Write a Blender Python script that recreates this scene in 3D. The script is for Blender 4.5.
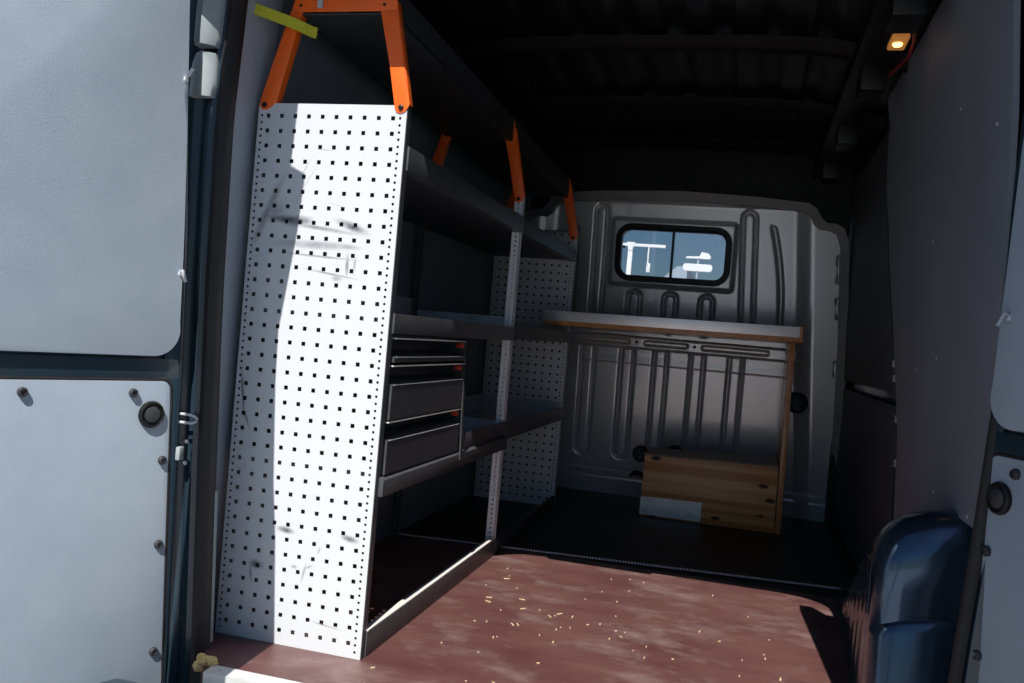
import bpy, bmesh, math, random
from mathutils import Vector, Matrix
random.seed(7)
for o in list(bpy.data.objects):
    bpy.data.objects.remove(o, do_unlink=True)
scene = bpy.context.scene
C = scene.collection
PI = math.pi

# ------------------------------------------------------------------ camera
# metres; x to the right across the van, y into the van, z up from the load floor
cam_d = bpy.data.cameras.new('camera'); cam = bpy.data.objects.new('camera', cam_d); C.objects.link(cam)
yaw, pitch, roll, F = 0.2613, -0.0090, 0.0870, 879.17
_f = Vector((-math.sin(yaw)*math.cos(pitch), math.cos(yaw)*math.cos(pitch), math.sin(pitch)))
_r = Vector((math.cos(yaw), math.sin(yaw), 0)); _u = _r.cross(_f)
_r2 = math.cos(roll)*_r + math.sin(roll)*_u; _u2 = -math.sin(roll)*_r + math.cos(roll)*_u
m = Matrix((_r2, _u2, -_f)).transposed().to_4x4(); m.translation = Vector((0.846, -1.994, 0.829))
cam.matrix_world = m
cam_d.sensor_width = 36; cam_d.lens = F*36/1024; cam_d.clip_start = 0.05; cam_d.clip_end = 500
scene.camera = cam

# ------------------------------------------------------------------ daylight
SUN = Vector((-0.065, 1.0, -1.22)).normalized()          # the way the sunlight travels
sd = bpy.data.lights.new('sun', 'SUN'); so = bpy.data.objects.new('sun', sd); C.objects.link(so)
sd.energy = 6.6; sd.angle = math.radians(0.07); sd.color = (1.0, 0.97, 0.93)
so.rotation_euler = SUN.to_track_quat('-Z', 'Y').to_euler()
w = bpy.data.worlds.new('sky'); scene.world = w; w.use_nodes = True
nt = w.node_tree; nt.nodes.clear()
sky = nt.nodes.new('ShaderNodeTexSky'); sky.sky_type = 'NISHITA'; sky.sun_disc = False
sky.sun_elevation = math.radians(50.4); sky.sun_rotation = math.radians(172); sky.air_density = 1.2; sky.dust_density = 0.6
bg = nt.nodes.new('ShaderNodeBackground'); bg.inputs['Strength'].default_value = 0.040
wo = nt.nodes.new('ShaderNodeOutputWorld')
tint = nt.nodes.new('ShaderNodeMix'); tint.data_type = 'RGBA'; tint.blend_type = 'MULTIPLY'; tint.inputs[0].default_value = 1
tint.inputs[7].default_value = (0.62, 0.88, 1.20, 1)
nt.links.new(sky.outputs[0], tint.inputs[6]); nt.links.new(tint.outputs[2], bg.inputs[0]); nt.links.new(bg.outputs[0], wo.inputs[0])
vs = scene.view_settings
scene.display_settings.display_device = 'sRGB'
vs.view_transform = 'Standard'; vs.look = 'None'; vs.gamma = 1; vs.use_curve_mapping = False; vs.exposure = 0.0

# ------------------------------------------------------------------ materials
def newmat(name, col, rough=0.5, metal=0.0, coat=0.0, spec=0.5):
    mt = bpy.data.materials.new(name); mt.use_nodes = True
    b = mt.node_tree.nodes['Principled BSDF']
    b.inputs['Base Color'].default_value = (*col, 1); b.inputs['Roughness'].default_value = rough
    b.inputs['Metallic'].default_value = metal; b.inputs['Coat Weight'].default_value = coat
    b.inputs['Specular IOR Level'].default_value = spec
    return mt
class N:
    """small helper around a material's node tree"""
    def __init__(s, mt):
        s.t = mt.node_tree; s.b = s.t.nodes['Principled BSDF']; s.tc = s.t.nodes.new('ShaderNodeTexCoord')
    def co(s, scale=(1,1,1), loc=(0,0,0), rot=(0,0,0)):
        mp = s.t.nodes.new('ShaderNodeMapping'); mp.inputs['Scale'].default_value = scale
        mp.inputs['Location'].default_value = loc; mp.inputs['Rotation'].default_value = rot
        s.t.links.new(s.tc.outputs['Object'], mp.inputs[0]); return mp.outputs[0]
    def noise(s, v, scale, detail=4, rough=0.55):
        n = s.t.nodes.new('ShaderNodeTexNoise'); n.inputs['Scale'].default_value = scale
        n.inputs['Detail'].default_value = detail; n.inputs['Roughness'].default_value = rough
        s.t.links.new(v, n.inputs['Vector']); return n.outputs[0]
    def rng(s, v, a, b, c=0.0, d=1.0, smooth=False):
        n = s.t.nodes.new('ShaderNodeMapRange')
        if smooth: n.interpolation_type = 'SMOOTHSTEP'
        for i, x in zip((1,2,3,4), (a,b,c,d)): n.inputs[i].default_value = x
        s.t.links.new(v, n.inputs[0]); return n.outputs[0]
    def math(s, op, a, b=None):
        n = s.t.nodes.new('ShaderNodeMath'); n.operation = op
        for i, x in enumerate((a, b)):
            if x is None: continue
            if isinstance(x, (int, float)): n.inputs[i].default_value = x
            else: s.t.links.new(x, n.inputs[i])
        return n.outputs[0]
    def mix(s, fac, a, b):
        n = s.t.nodes.new('ShaderNodeMix'); n.data_type = 'RGBA'
        if isinstance(fac, (int, float)): n.inputs[0].default_value = fac
        else: s.t.links.new(fac, n.inputs[0])
        for k, x in ((6, a), (7, b)):
            if isinstance(x, tuple): n.inputs[k].default_value = (*x, 1)
            else: s.t.links.new(x, n.inputs[k])
        return n.outputs[2]
    def color(s, out): s.t.links.new(out, s.b.inputs['Base Color'])
    def rough(s, out): s.t.links.new(out, s.b.inputs['Roughness'])
    def bump(s, h, strength=0.3, dist=0.002):
        n = s.t.nodes.new('ShaderNodeBump'); n.inputs['Strength'].default_value = strength
        n.inputs['Distance'].default_value = dist
        s.t.links.new(h, n.inputs['Height']); s.t.links.new(n.outputs[0], s.b.inputs['Normal'])

M = {}
def mottled(name, c1, c2, scale, rough=0.5, bump=0.0, bscale=200, **k):
    mt = newmat(name, c1, rough, **k); n = N(mt)
    n.color(n.mix(n.rng(n.noise(n.co(), scale), 0.35, 0.65), c1, c2))
    if bump: n.bump(n.noise(n.co(), bscale, 3), bump, 0.001)
    M[name] = mt; return mt
mottled('teal_paint', (0.018,0.036,0.050), (0.021,0.041,0.056), 6, 0.28, coat=0.5)
mottled('dark_paint', (0.010,0.014,0.018), (0.013,0.018,0.022), 5, 0.35, coat=0.3)
mottled('rubber', (0.012,0.010,0.011), (0.018,0.015,0.016), 20, 0.6)
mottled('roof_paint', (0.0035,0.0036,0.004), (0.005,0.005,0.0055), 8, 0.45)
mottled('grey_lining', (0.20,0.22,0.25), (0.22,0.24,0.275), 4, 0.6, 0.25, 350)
mottled('pale_lining', (0.36,0.40,0.46), (0.40,0.44,0.50), 4, 0.6, 0.25, 350)
mottled('flange_paint', (0.17,0.175,0.18), (0.21,0.215,0.22), 8, 0.4)
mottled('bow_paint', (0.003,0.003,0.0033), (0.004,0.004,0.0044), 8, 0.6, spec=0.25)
mottled('post_white', (0.82,0.84,0.86), (0.88,0.90,0.92), 22, 0.4)
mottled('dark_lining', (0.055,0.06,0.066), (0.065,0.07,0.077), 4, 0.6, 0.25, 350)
mottled('door_board', (0.33,0.39,0.45), (0.365,0.425,0.485), 7, 0.5, 0.5, 320)
mottled('orange_paint', (0.96,0.135,0.010), (1.0,0.15,0.012), 15, 0.4)
mottled('graphite', (0.055,0.056,0.060), (0.070,0.071,0.076), 18, 0.42)
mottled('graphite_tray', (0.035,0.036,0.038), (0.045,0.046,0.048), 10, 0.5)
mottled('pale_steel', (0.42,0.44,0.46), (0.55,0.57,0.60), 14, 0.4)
mottled('alu', (0.72,0.72,0.70), (0.80,0.80,0.78), 30, 0.35, metal=0.3)
mottled('bright_edge', (0.70,0.69,0.64), (0.75,0.74,0.70), 40, 0.35)
mottled('black_plastic', (0.008,0.008,0.008), (0.011,0.011,0.010), 30, 0.4, spec=0.35)
mottled('grey_plastic', (0.030,0.032,0.036), (0.04,0.042,0.046), 30, 0.45)
mottled('mat_rubber', (0.009,0.008,0.008), (0.014,0.012,0.012), 3, 0.55, 0.4, 260)
mottled('red_plastic', (0.45,0.03,0.01), (0.5,0.04,0.012), 30, 0.4)
mottled('yellow_web', (0.55,0.52,0.02), (0.60,0.57,0.03), 60, 0.6, 0.5, 500)
mottled('foam', (0.55,0.40,0.16), (0.65,0.48,0.22), 60, 0.9, 0.6, 120)
mottled('red_cable', (0.20,0.008,0.010), (0.22,0.01,0.012), 30, 0.5)
mottled('white_board', (0.93,0.93,0.93), (0.97,0.97,0.97), 12, 0.42, metal=0.7)
mottled('green_plastic', (0.008,0.03,0.025), (0.01,0.036,0.03), 12, 0.4)
mottled('asphalt', (0.28,0.29,0.31), (0.33,0.34,0.36), 9, 0.9)
mottled('blocker_grey', (0.38,0.37,0.35), (0.45,0.44,0.42), 3, 0.9)
mottled('white_render', (0.80,0.80,0.78), (0.84,0.84,0.82), 3, 0.6)
mottled('blue_render', (0.30,0.36,0.42), (0.33,0.39,0.45), 2, 0.8)
mottled('hinge_grey', (0.33,0.37,0.37), (0.37,0.41,0.41), 20, 0.3)
mottled('wood_chip', (0.62,0.47,0.28), (0.70,0.55,0.34), 60, 0.8)
mottled('wood_edge', (0.60,0.24,0.08), (0.72,0.33,0.12), 30, 0.4, coat=0.3)
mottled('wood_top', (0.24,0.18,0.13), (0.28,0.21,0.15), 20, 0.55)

def primer():                                             # glossy grey primer of the bulkhead pressing
    mt = newmat('grey_primer', (0.33,0.335,0.335), 0.24, metal=0.35, coat=0.6); n = N(mt)
    n.color(n.mix(n.rng(n.noise(n.co(), 5), 0.3, 0.7), (0.60,0.62,0.635), (0.66,0.68,0.69))); M['primer'] = mt
primer()

def arch_mat():
    mt = newmat('arch_paint', (0.014,0.028,0.048), 0.16, metal=0.7, coat=0.5); n = N(mt)
    sp = n.rng(n.noise(n.co((1,1,1)), 38, 6, 0.7), 0.70, 0.76)
    n.color(n.mix(sp, (0.065,0.105,0.165), (0.10,0.085,0.085))); n.rough(n.rng(n.noise(n.co(), 9), 0.3, 0.7, 0.12, 0.24)); M['arch'] = mt
arch_mat()

def floor_mat():                                          # worn red-brown film-faced plywood with dusty scuffs
    mt = newmat('film_ply', (0.2,0.085,0.07), 0.42, spec=0.8); n = N(mt)
    big = n.rng(n.noise(n.co((1.4,2.1,1), rot=(0,0,0.25)), 2.4, 7, 0.68), 0.50, 0.74, 0, 0.85)
    fine = n.rng(n.noise(n.co((5,16,1), rot=(0,0,0.3)), 3, 6, 0.75), 0.56, 0.85, 0, 0.45)
    tone = n.mix(n.rng(n.noise(n.co((1,2,1)), 3.5), 0.35, 0.65), (0.092,0.033,0.030), (0.132,0.059,0.052))
    n.color(n.mix(n.math('MAXIMUM', big, fine), tone, (0.25,0.18,0.165)))
    n.rough(n.rng(n.noise(n.co(), 4), 0.3, 0.7, 0.38, 0.55)); M['floor'] = mt
floor_mat()

def pine(name, lo, hi, knots=True):                       # boards run along x
    mt = newmat(name, hi, 0.4, coat=0.08); n = N(mt)
    grain = n.noise(n.co((2.2,2.2,46), rot=(0,0.02,0)), 2.0, 6, 0.65)
    col = n.mix(n.rng(grain, 0.38, 0.66), lo, hi)
    if knots:
        vo = n.t.nodes.new('ShaderNodeTexVoronoi'); vo.inputs['Scale'].default_value = 1.0
        n.t.links.new(n.co((7.5,0.01,17), (0.3,0,0.21)), vo.inputs['Vector'])
        k = n.rng(vo.outputs['Distance'], 0.12, 0.25, 1, 0, True)
        col = n.mix(k, col, (0.05,0.018,0.008))
        sep = n.t.nodes.new('ShaderNodeSeparateXYZ'); n.t.links.new(n.tc.outputs['Object'], sep.inputs[0])
        st = n.t.nodes.new('ShaderNodeTexNoise'); st.inputs['Scale'].default_value = 1; st.inputs['Detail'].default_value = 0
        n.t.links.new(n.co((0.01,0.01,21), (0,0,3.3)), st.inputs['Vector'])
        col2 = n.t.nodes.new('ShaderNodeMix'); col2.data_type = 'RGBA'; col2.blend_type = 'MULTIPLY'
        n.t.links.new(n.rng(st.outputs[0], 0.42, 0.58), col2.inputs[0]); n.t.links.new(col, col2.inputs[6])
        col2.inputs[7].default_value = (0.72,0.52,0.38,1); col = col2.outputs[2]
    n.color(col); M[name] = mt
pine('pine', (0.86,0.40,0.15), (0.95,0.60,0.28))

def plate_mat():
    mt = newmat('zinc_plate', (0.4,0.41,0.43), 0.4, metal=0.7); n = N(mt)
    n.color(n.mix(n.rng(n.noise(n.co(), 40, 6, 0.7), 0.35, 0.7), (0.50,0.54,0.58), (0.80,0.83,0.87))); M['zinc'] = mt
plate_mat()

def scuffed_white():                                      # white powder coat of the end panel with black rub marks
    mt = newmat('white_powder', (0.60,0.62,0.64), 0.45); n = N(mt)
    marks = [(-.30,1.045,.075,.013,-4,.85),(-.21,1.028,.13,.007,-6,.55),(-.12,1.035,.055,.013,-18,.75),(-.215,.985,.13,.013,0,.45),
             (-.125,.985,.04,.008,-2,.45),(-.20,.957,.12,.0035,-2,.6),(-.125,.94,.006,.035,2,.6),(-.105,.945,.005,.022,-3,.5),(-.165,.915,.09,.0035,-7,.5),
             (-.15,.905,.018,.010,0,.45),(-.355,1.09,.014,.11,-22,.55),(-.335,1.09,.035,.035,0,.35),(-.27,1.042,.05,.016,2,.8),(-.385,.62,.0045,.075,9,.75),(-.368,.555,.0035,.03,22,.7),
             (-.232,.288,.028,.010,-6,.8),(-.055,.29,.028,.010,-10,.75),(-.305,.19,.025,.014,-5,.75),(-.32,.17,.005,.03,8,.6),
             (-.172,.19,.004,.03,-10,.5),(-.16,.205,.014,.004,25,.5),(-.20,.20,.01,.006,0,.5),(-.10,.068,.05,.0025,-6,.5),(-.26,1.20,.03,.0022,62,.35),(-.25,1.17,.05,.0022,60,.3),
             (-.21,1.245,.025,.002,-3,.35),(-.11,.92,.02,.002,-15,.2),(-.17,1.11,.03,.002,-15,.25),(-.135,.25,.004,.012,-15,.4)]
    tot = None
    ns = n.rng(n.noise(n.co((1,1,1)), 30, 6, 0.75), 0.30, 0.62)
    warp = n.noise(n.co((1,1,1)), 9, 2)
    for x, z, a, b, ang, s in marks:
        z += 0.022 if 0.88 < z < 1.08 else 0
        r = math.radians(ang)
        # rotate first, then scale (two mappings)
        m1 = n.t.nodes.new('ShaderNodeMapping'); m1.vector_type = 'POINT'
        m1.inputs['Location'].default_value = (-x, 0, -z); n.t.links.new(n.tc.outputs['Object'], m1.inputs[0])
        m2 = n.t.nodes.new('ShaderNodeMapping'); m2.inputs['Rotation'].default_value = (0, r, 0); n.t.links.new(m1.outputs[0], m2.inputs[0])
        m3 = n.t.nodes.new('ShaderNodeMapping'); m3.inputs['Scale'].default_value = (1/a, 0.001, 1/b); n.t.links.new(m2.outputs[0], m3.inputs[0])
        ln = n.t.nodes.new('ShaderNodeVectorMath'); ln.operation = 'LENGTH'; n.t.links.new(m3.outputs[0], ln.inputs[0])
        k = n.rng(ln.outputs['Value'], 0.1, 1.2, min(1,s*1.15), 0, True)
        tot = k if tot is None else n.math('MAXIMUM', tot, k)
    speck = n.rng(n.noise(n.co(), 46, 2, 0.5), 0.74, 0.80, 0, 0.25)
    fac = n.math('MAXIMUM', n.math('MULTIPLY', tot, n.math('ADD', n.math('MULTIPLY', ns, 0.6), 0.5)), speck)
    n.color(n.mix(fac, (0.60,0.62,0.64), (0.03,0.03,0.032))); M['white_powder'] = mt
scuffed_white()
M['white_plain'] = mottled('white_plain', (0.60,0.62,0.65), (0.68,0.70,0.73), 22, 0.45)

def glass_mat():
    mt = bpy.data.materials.new('window_glass'); mt.use_nodes = True; t = mt.node_tree; t.nodes.clear()
    tr = t.nodes.new('ShaderNodeBsdfTransparent'); tr.inputs[0].default_value = (0.84,0.86,0.89,1)
    gl = t.nodes.new('ShaderNodeBsdfGlossy'); gl.inputs['Roughness'].default_value = 0.02
    fr = t.nodes.new('ShaderNodeFresnel'); fr.inputs[0].default_value = 1.5
    mx = t.nodes.new('ShaderNodeMixShader'); o = t.nodes.new('ShaderNodeOutputMaterial')
    t.links.new(fr.outputs[0], mx.inputs[0]); t.links.new(tr.outputs[0], mx.inputs[1]); t.links.new(gl.outputs[0], mx.inputs[2]); t.links.new(mx.outputs[0], o.inputs[0])
    M['glass'] = mt
glass_mat()
def lamp_mat():
    mt = newmat('lit_lens', (0.7,0.35,0.1), 0.3); b = mt.node_tree.nodes['Principled BSDF']
    b.inputs['Emission Color'].default_value = (1.0,0.36,0.07,1); b.inputs['Emission Strength'].default_value = 0.22; M['lens'] = mt
    mt = newmat('lit_bulb', (1,0.8,0.5), 0.3); b = mt.node_tree.nodes['Principled BSDF']
    b.inputs['Emission Color'].default_value = (1.0,0.55,0.18,1); b.inputs['Emission Strength'].default_value = 4.0; M['bulb'] = mt
lamp_mat()

# ------------------------------------------------------------------ mesh helpers
class MB:
    def __init__(s): s.bm = bmesh.new()
    def face(s, pts):
        try: return s.bm.faces.new([s.bm.verts.new(p) for p in pts])
        except ValueError: return None
    def hexa(s, p):                                       # 8 corners: bottom ring 0-3, top ring 4-7
        v = [s.bm.verts.new(q) for q in p]
        for f in ((3,2,1,0),(4,5,6,7),(0,1,5,4),(1,2,6,5),(2,3,7,6),(3,0,4,7)): s.bm.faces.new([v[i] for i in f])
        return s
    def box(s, x0, x1, y0, y1, z0, z1):
        return s.hexa([(x0,y0,z0),(x1,y0,z0),(x1,y1,z0),(x0,y1,z0),(x0,y0,z1),(x1,y0,z1),(x1,y1,z1),(x0,y1,z1)])
    def prism(s, poly, fn, a, b):                         # poly of (p,q), fn(p,q,t) -> xyz, from t=a to t=b
        A = [s.bm.verts.new(fn(p, q, a)) for p, q in poly]; B = [s.bm.verts.new(fn(p, q, b)) for p, q in poly]; n = len(poly)
        s.bm.faces.new(A); s.bm.faces.new(B[::-1])
        for i in range(n): s.bm.faces.new([A[i], B[i], B[(i+1)%n], A[(i+1)%n]])
        return s
    def loft(s, rings, caps=True, close=True):
        R = [[s.bm.verts.new(p) for p in r] for r in rings]
        for a, b in zip(R, R[1:]):
            n = len(a)
            for i in range(n if close else n-1): s.bm.faces.new([a[i], a[(i+1)%n], b[(i+1)%n], b[i]])
        if caps and close: s.bm.faces.new(R[0][::-1]); s.bm.faces.new(R[-1])
        return s
    def tube(s, path, r, n=10, rs=None):
        P = [Vector(p) for p in path]; rings = []
        ref = Vector((0.13,0.27,0.95))
        for i, p in enumerate(P):
            t = (P[min(i+1,len(P)-1)] - P[max(i-1,0)]).normalized()
            a = t.cross(ref if abs(t.dot(ref)) < 0.93 else Vector((1,0,0))).normalized(); b = t.cross(a)
            rr = rs[i] if rs else r
            rings.append([p + rr*(math.cos(2*PI*k/n)*a + math.sin(2*PI*k/n)*b) for k in range(n)])
        return s.loft(rings)
    def lathe(s, org, axis, prof, n=24):                  # prof: (radius, distance along the axis)
        o = Vector(org); ax = Vector(axis).normalized(); a = ax.cross(Vector((0.1,0.2,0.97))).normalized(); b = ax.cross(a)
        return s.loft([[o + ax*h + max(r,1e-5)*(math.cos(2*PI*k/n)*a + math.sin(2*PI*k/n)*b) for k in range(n)] for r, h in prof])
    def strip(s, path, wid, thick, side):                 # flat band along a path; side = width direction
        sd = Vector(side).normalized(); P = [Vector(p) for p in path]; rings = []
        for i, p in enumerate(P):
            t = (P[min(i+1,len(P)-1)] - P[max(i-1,0)]).normalized(); nn = t.cross(sd).normalized()
            rings.append([p+sd*wid/2+nn*thick/2, p-sd*wid/2+nn*thick/2, p-sd*wid/2-nn*thick/2, p+sd*wid/2-nn*thick/2])
        return s.loft(rings)
    def build(s, name, mat, parent=None, bevel=0, seg=2, smooth=35, merge=False, off=None):
        bm = s.bm
        if merge: bmesh.ops.remove_doubles(bm, verts=bm.verts, dist=1e-5)
        bmesh.ops.recalc_face_normals(bm, faces=bm.faces)
        if bevel:
            e = [x for x in bm.edges if len(x.link_faces) == 2 and x.calc_face_angle(0) > 0.5]
            bmesh.ops.bevel(bm, geom=e, offset=bevel, segments=seg, profile=0.6, affect='EDGES', clamp_overlap=True)
        if off: bmesh.ops.translate(bm, verts=bm.verts, vec=Vector(off))
        me = bpy.data.meshes.new(name); bm.to_mesh(me); bm.free()
        me.materials.append(M[mat] if isinstance(mat, str) else mat)
        if smooth:
            for p in me.polygons: p.use_smooth = True
            me.set_sharp_from_angle(angle=math.radians(smooth))
        o = bpy.data.objects.new(name, me); C.objects.link(o)
        if parent: o.parent = parent
        return o

def tag(o, label, cat, group=None):
    o['label'] = label; o['category'] = cat
    if group: o['group'] = group
    return o
def thing(name, label, cat, loc=(0,0,0), group=None):
    o = bpy.data.objects.new(name, None); C.objects.link(o); o.location = loc; o.empty_display_size = 0.1
    return tag(o, label, cat, group)
def structure(o): o['kind'] = 'structure'; return o
def dup(o, parent=None):
    c = o.copy(); C.objects.link(c)
    if parent: c.parent = parent
    for ch in list(o.children): dup(ch, c)
    return c
def lerp_tab(tab, z):
    if z <= tab[0][0]: return tab[0][1]
    for (z0, a), (z1, b) in zip(tab, tab[1:]):
        if z <= z1: return a + (b-a)*(z-z0)/(z1-z0)
    return tab[-1][1]
def rrect(x0, x1, z0, z1, r, n=6):
    P = []
    for cx, cz, a0 in ((x1-r,z0+r,-PI/2),(x1-r,z1-r,0),(x0+r,z1-r,PI/2),(x0+r,z0+r,PI)):
        for k in range(n+1):
            a = a0 + PI/2*k/n; P.append((cx+r*math.cos(a), cz+r*math.sin(a)))
    return P

# ================================================================== the van's shell
WALL_R = [(-0.1,1.337),(0.6,1.335),(1.0,1.315),(1.35,1.305),(1.7,1.28),(1.9,1.24)]     # inner right side, by height
WALL_L = [(-0.1,-0.435),(0.9,-0.435),(1.35,-0.43),(1.7,-0.40),(1.9,-0.36)]
ROOF = 1.90

structure(MB().prism([(-0.285,-0.235),(1.275,-0.235),(1.275,-0.10),(1.375,-0.10),(1.375,1.30),(-0.44,1.30),(-0.44,-0.075),(-0.375,-0.085)], lambda p,q,t: (p,q,t), -0.03, 0.0).build('floor', 'floor'))
structure(MB().box(-0.44,1.375,1.29,2.93,-0.03,-0.002).build('trim_1', 'mat_rubber'))
# load-floor underside and rear step of the bumper
structure(MB().box(-0.60,1.50,-0.34,-0.245,-0.30,-0.045).build('trim_2', 'teal_paint', bevel=0.012))

def side_wall(name, tab, sgn, mat, y0, y1, z0=0.0, z1=1.88, th=0.02):
    zs = [z0 + (z1-z0)*i/24 for i in range(25)]
    return MB().loft([[(lerp_tab(tab,z),y0,z),(lerp_tab(tab,z),y1,z),(lerp_tab(tab,z)+sgn*th,y1,z),(lerp_tab(tab,z)+sgn*th,y0,z)] for z in zs]).build(name, mat)
structure(side_wall('wall_left', WALL_L, -1, 'grey_lining', -0.09, 2.90))
_wl = bpy.data.objects['wall_left']
MB().loft([[(lerp_tab(WALL_L,z)+0.0005,-0.088,z),(lerp_tab(WALL_L,z)+0.004,-0.088,z),(lerp_tab(WALL_L,z)+0.004,0.06,z),(lerp_tab(WALL_L,z)+0.0005,0.06,z)] for z in [1.75*k/20 for k in range(21)]]).build('lining_edge', 'pale_lining', _wl)
wr = structure(side_wall('wall_right', [(z,x+0.03) for z,x in WALL_R], 1, 'dark_paint', -0.09, 2.90))
# two lining sheets on the right wall with a dark joint between them
def sheet(name, y0f, y1f, z0, z1, mat, th=0.012):
    zs = sorted([z0 + (z1-z0)*i/30 for i in range(31)] + ([0.504,0.506] if z0 < 0.5 < z1 and z1 > 1.75 else []))
    return MB().loft([[(lerp_tab(WALL_R,z),y0f(z),z),(lerp_tab(WALL_R,z),y1f(z),z),(lerp_tab(WALL_R,z)+th,y1f(z),z),(lerp_tab(WALL_R,z)+th,y0f(z),z)] for z in zs]).build(name, mat, wr)
SE = [(0.3,1.0),(0.62,1.07),(0.95,1.22),(1.2,1.40),(1.455,1.52),(1.75,1.45)]
ARCH_Y = [(0.05,1.02),(0.12,0.96),(0.26,0.80),(0.40,0.60),(0.475,0.48),(0.504,0.22),(0.506,-0.085)]
sheet('lining_sheet', lambda z: lerp_tab(ARCH_Y,z), lambda z: max(lerp_tab(SE,z),lerp_tab(ARCH_Y,z)+0.03), 0.06, 1.80, 'grey_lining')
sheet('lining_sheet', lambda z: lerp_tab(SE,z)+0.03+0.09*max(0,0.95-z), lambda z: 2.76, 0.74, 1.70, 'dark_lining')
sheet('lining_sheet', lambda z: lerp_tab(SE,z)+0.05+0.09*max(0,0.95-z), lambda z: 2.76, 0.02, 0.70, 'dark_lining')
MB().box(1.30,1.345,2.765,2.85,0.0,1.5).build('body_pillar', 'rubber', wr, bevel=0.015)
clip = MB()
for y, z in ((1.19,0.84),(1.17,0.79),(1.10,0.66),(1.06,0.52)): clip.box(lerp_tab(WALL_R,z)-0.002,lerp_tab(WALL_R,z)+0.02,y,y+0.015,z-0.012,z+0.012)
clip.build('seam_clip', 'pale_steel', wr)
for y, z in ((0.35,1.47),(0.02,1.35),(0.62,1.18),(0.78,0.83),(0.5,0.86),(0.1,0.52),(0.46,0.52)):
    MB().lathe((lerp_tab(WALL_R,z)+0.001,y,z),(-1,0,0.1),[(0.005,0),(0.005,0.002),(0.002,0.004),(0,0.004)],10).build('screw', 'pale_steel', wr)

# roof skin pressed with lengthwise ribs, and the crossbows under it
cl = MB(); rows = []
xs = [-0.45 + 1.80*i/120 for i in range(121)]
for y in (-0.25, 0.6, 1.4, 2.2, 3.0):
    rows.append([(x, y, ROOF + 0.012*max(0,min(1,1.6*math.sin(x*2*PI/0.16))) - 0.10*((x-0.45)/0.9)**4) for x in xs])
cl.loft(rows, close=False)
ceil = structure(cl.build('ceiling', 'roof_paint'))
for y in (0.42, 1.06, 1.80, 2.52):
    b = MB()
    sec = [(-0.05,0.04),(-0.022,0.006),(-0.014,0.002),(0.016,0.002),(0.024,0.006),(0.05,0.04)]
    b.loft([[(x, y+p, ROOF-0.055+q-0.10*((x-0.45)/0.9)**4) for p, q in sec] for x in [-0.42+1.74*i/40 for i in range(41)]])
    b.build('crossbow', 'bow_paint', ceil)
for y in (0.42,1.06,1.80,2.52):
    MB().box(1.12,1.20,y-0.07,y+0.07,1.70,1.80).build('bow_bracket', 'roof_paint', ceil, bevel=0.01)
MB().box(1.09,1.20,-0.09,2.85,1.772,1.82).build('roof_rail', 'roof_paint', ceil, bevel=0.012)
MB().box(-0.42,-0.33,-0.09,2.85,1.745,1.80).build('roof_rail', 'roof_paint', ceil, bevel=0.012)
structure(MB().box(-0.50,1.40,-0.25,4.3,1.93,1.95).build('trim_3', 'teal_paint'))           # outer roof skin
structure(MB().box(-0.44,1.37,2.86,2.90,1.50,1.93).box(1.24,1.37,2.862,2.90,0.0,1.50).box(-0.44,-0.34,2.862,2.90,0.0,1.50).build('trim_4', 'roof_paint'))           # panel above the bulkhead

# rear aperture: lintel, right corner rounded, unseen left edge stepped to shape the sun's shadow, and the third brake light housing in its middle
ap = []
for k in range(13):
    a = PI/2*k/12; ap.append((1.12+0.16*math.cos(a), 1.67+0.16*math.sin(a)))
ap += [(0.30,1.83),(0.20,1.815),(0.14,1.765),(0.10,1.705),(0.035,1.70),(0.018,1.742),(-0.10,1.740),(-0.27,1.715),(-0.36,1.655),(-0.39,1.62)]
lint = MB()
outer = [(1.42,1.60),(1.42,1.96),(-0.52,1.96),(-0.52,1.60)]
poly = [(1.28,1.60)] + ap + [(-0.40,1.60)] + outer[::-1]
lint.prism(poly, lambda p,q,t: (p,t,q), -0.24, -0.06)
structure(lint.build('trim_5', 'teal_paint', smooth=30))
structure(MB().box(0.285,0.675,-0.22,-0.14,1.768,1.85).build('trim_6', 'black_plastic', bevel=0.012))

# rear pillars: painted section with folds, and the rubber door seal
SEAL = [(-0.12,-0.352),(0.0,-0.358),(0.45,-0.384),(0.9,-0.404),(1.29,-0.414),(1.60,-0.402)]
def pillar(mirror, name, seal_name):
    def X(x, z=0.0): return 0.908-x+0.012*max(0,z-0.3) if mirror else x
    sec = [(-0.004,-0.075),(-0.012,-0.118),(-0.030,-0.128),(-0.040,-0.110),(-0.058,-0.108),(-0.070,-0.128),(-0.105,-0.135),(-0.16,-0.14),(-0.16,-0.03),(-0.025,-0.03)]
    zs = [-0.24+1.88*i/30 for i in range(31)]
    sh = lambda z: lerp_tab(SEAL,z)
    o = structure(MB().loft([[(X(sh(z)+p-0.015,z),q,z) for p,q in sec] for z in zs]).build(name, 'teal_paint', smooth=50))
    if mirror: sec = [(p*0.8-0.012,q+0.02) for p,q in sec]
    s2 = [(0.012,-0.100),(0.010,-0.122),(-0.004,-0.138),(-0.018,-0.134),(-0.022,-0.116),(-0.018,-0.086),(0.0,-0.082)]
    if mirror: s2 = [(p*0.7-0.002,-0.098+(q+0.1)*0.4) for p,q in s2]
    s = structure(MB().loft([[(X(sh(z)+p-0.008,z),q,z) for p,q in s2] for z in zs]).build(seal_name, 'rubber', smooth=50))
    return o, s
pl, sl_ = pillar(False, 'trim_7', 'trim_8')
pr, sr_ = pillar(True, 'trim_9', 'trim_10')
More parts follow.
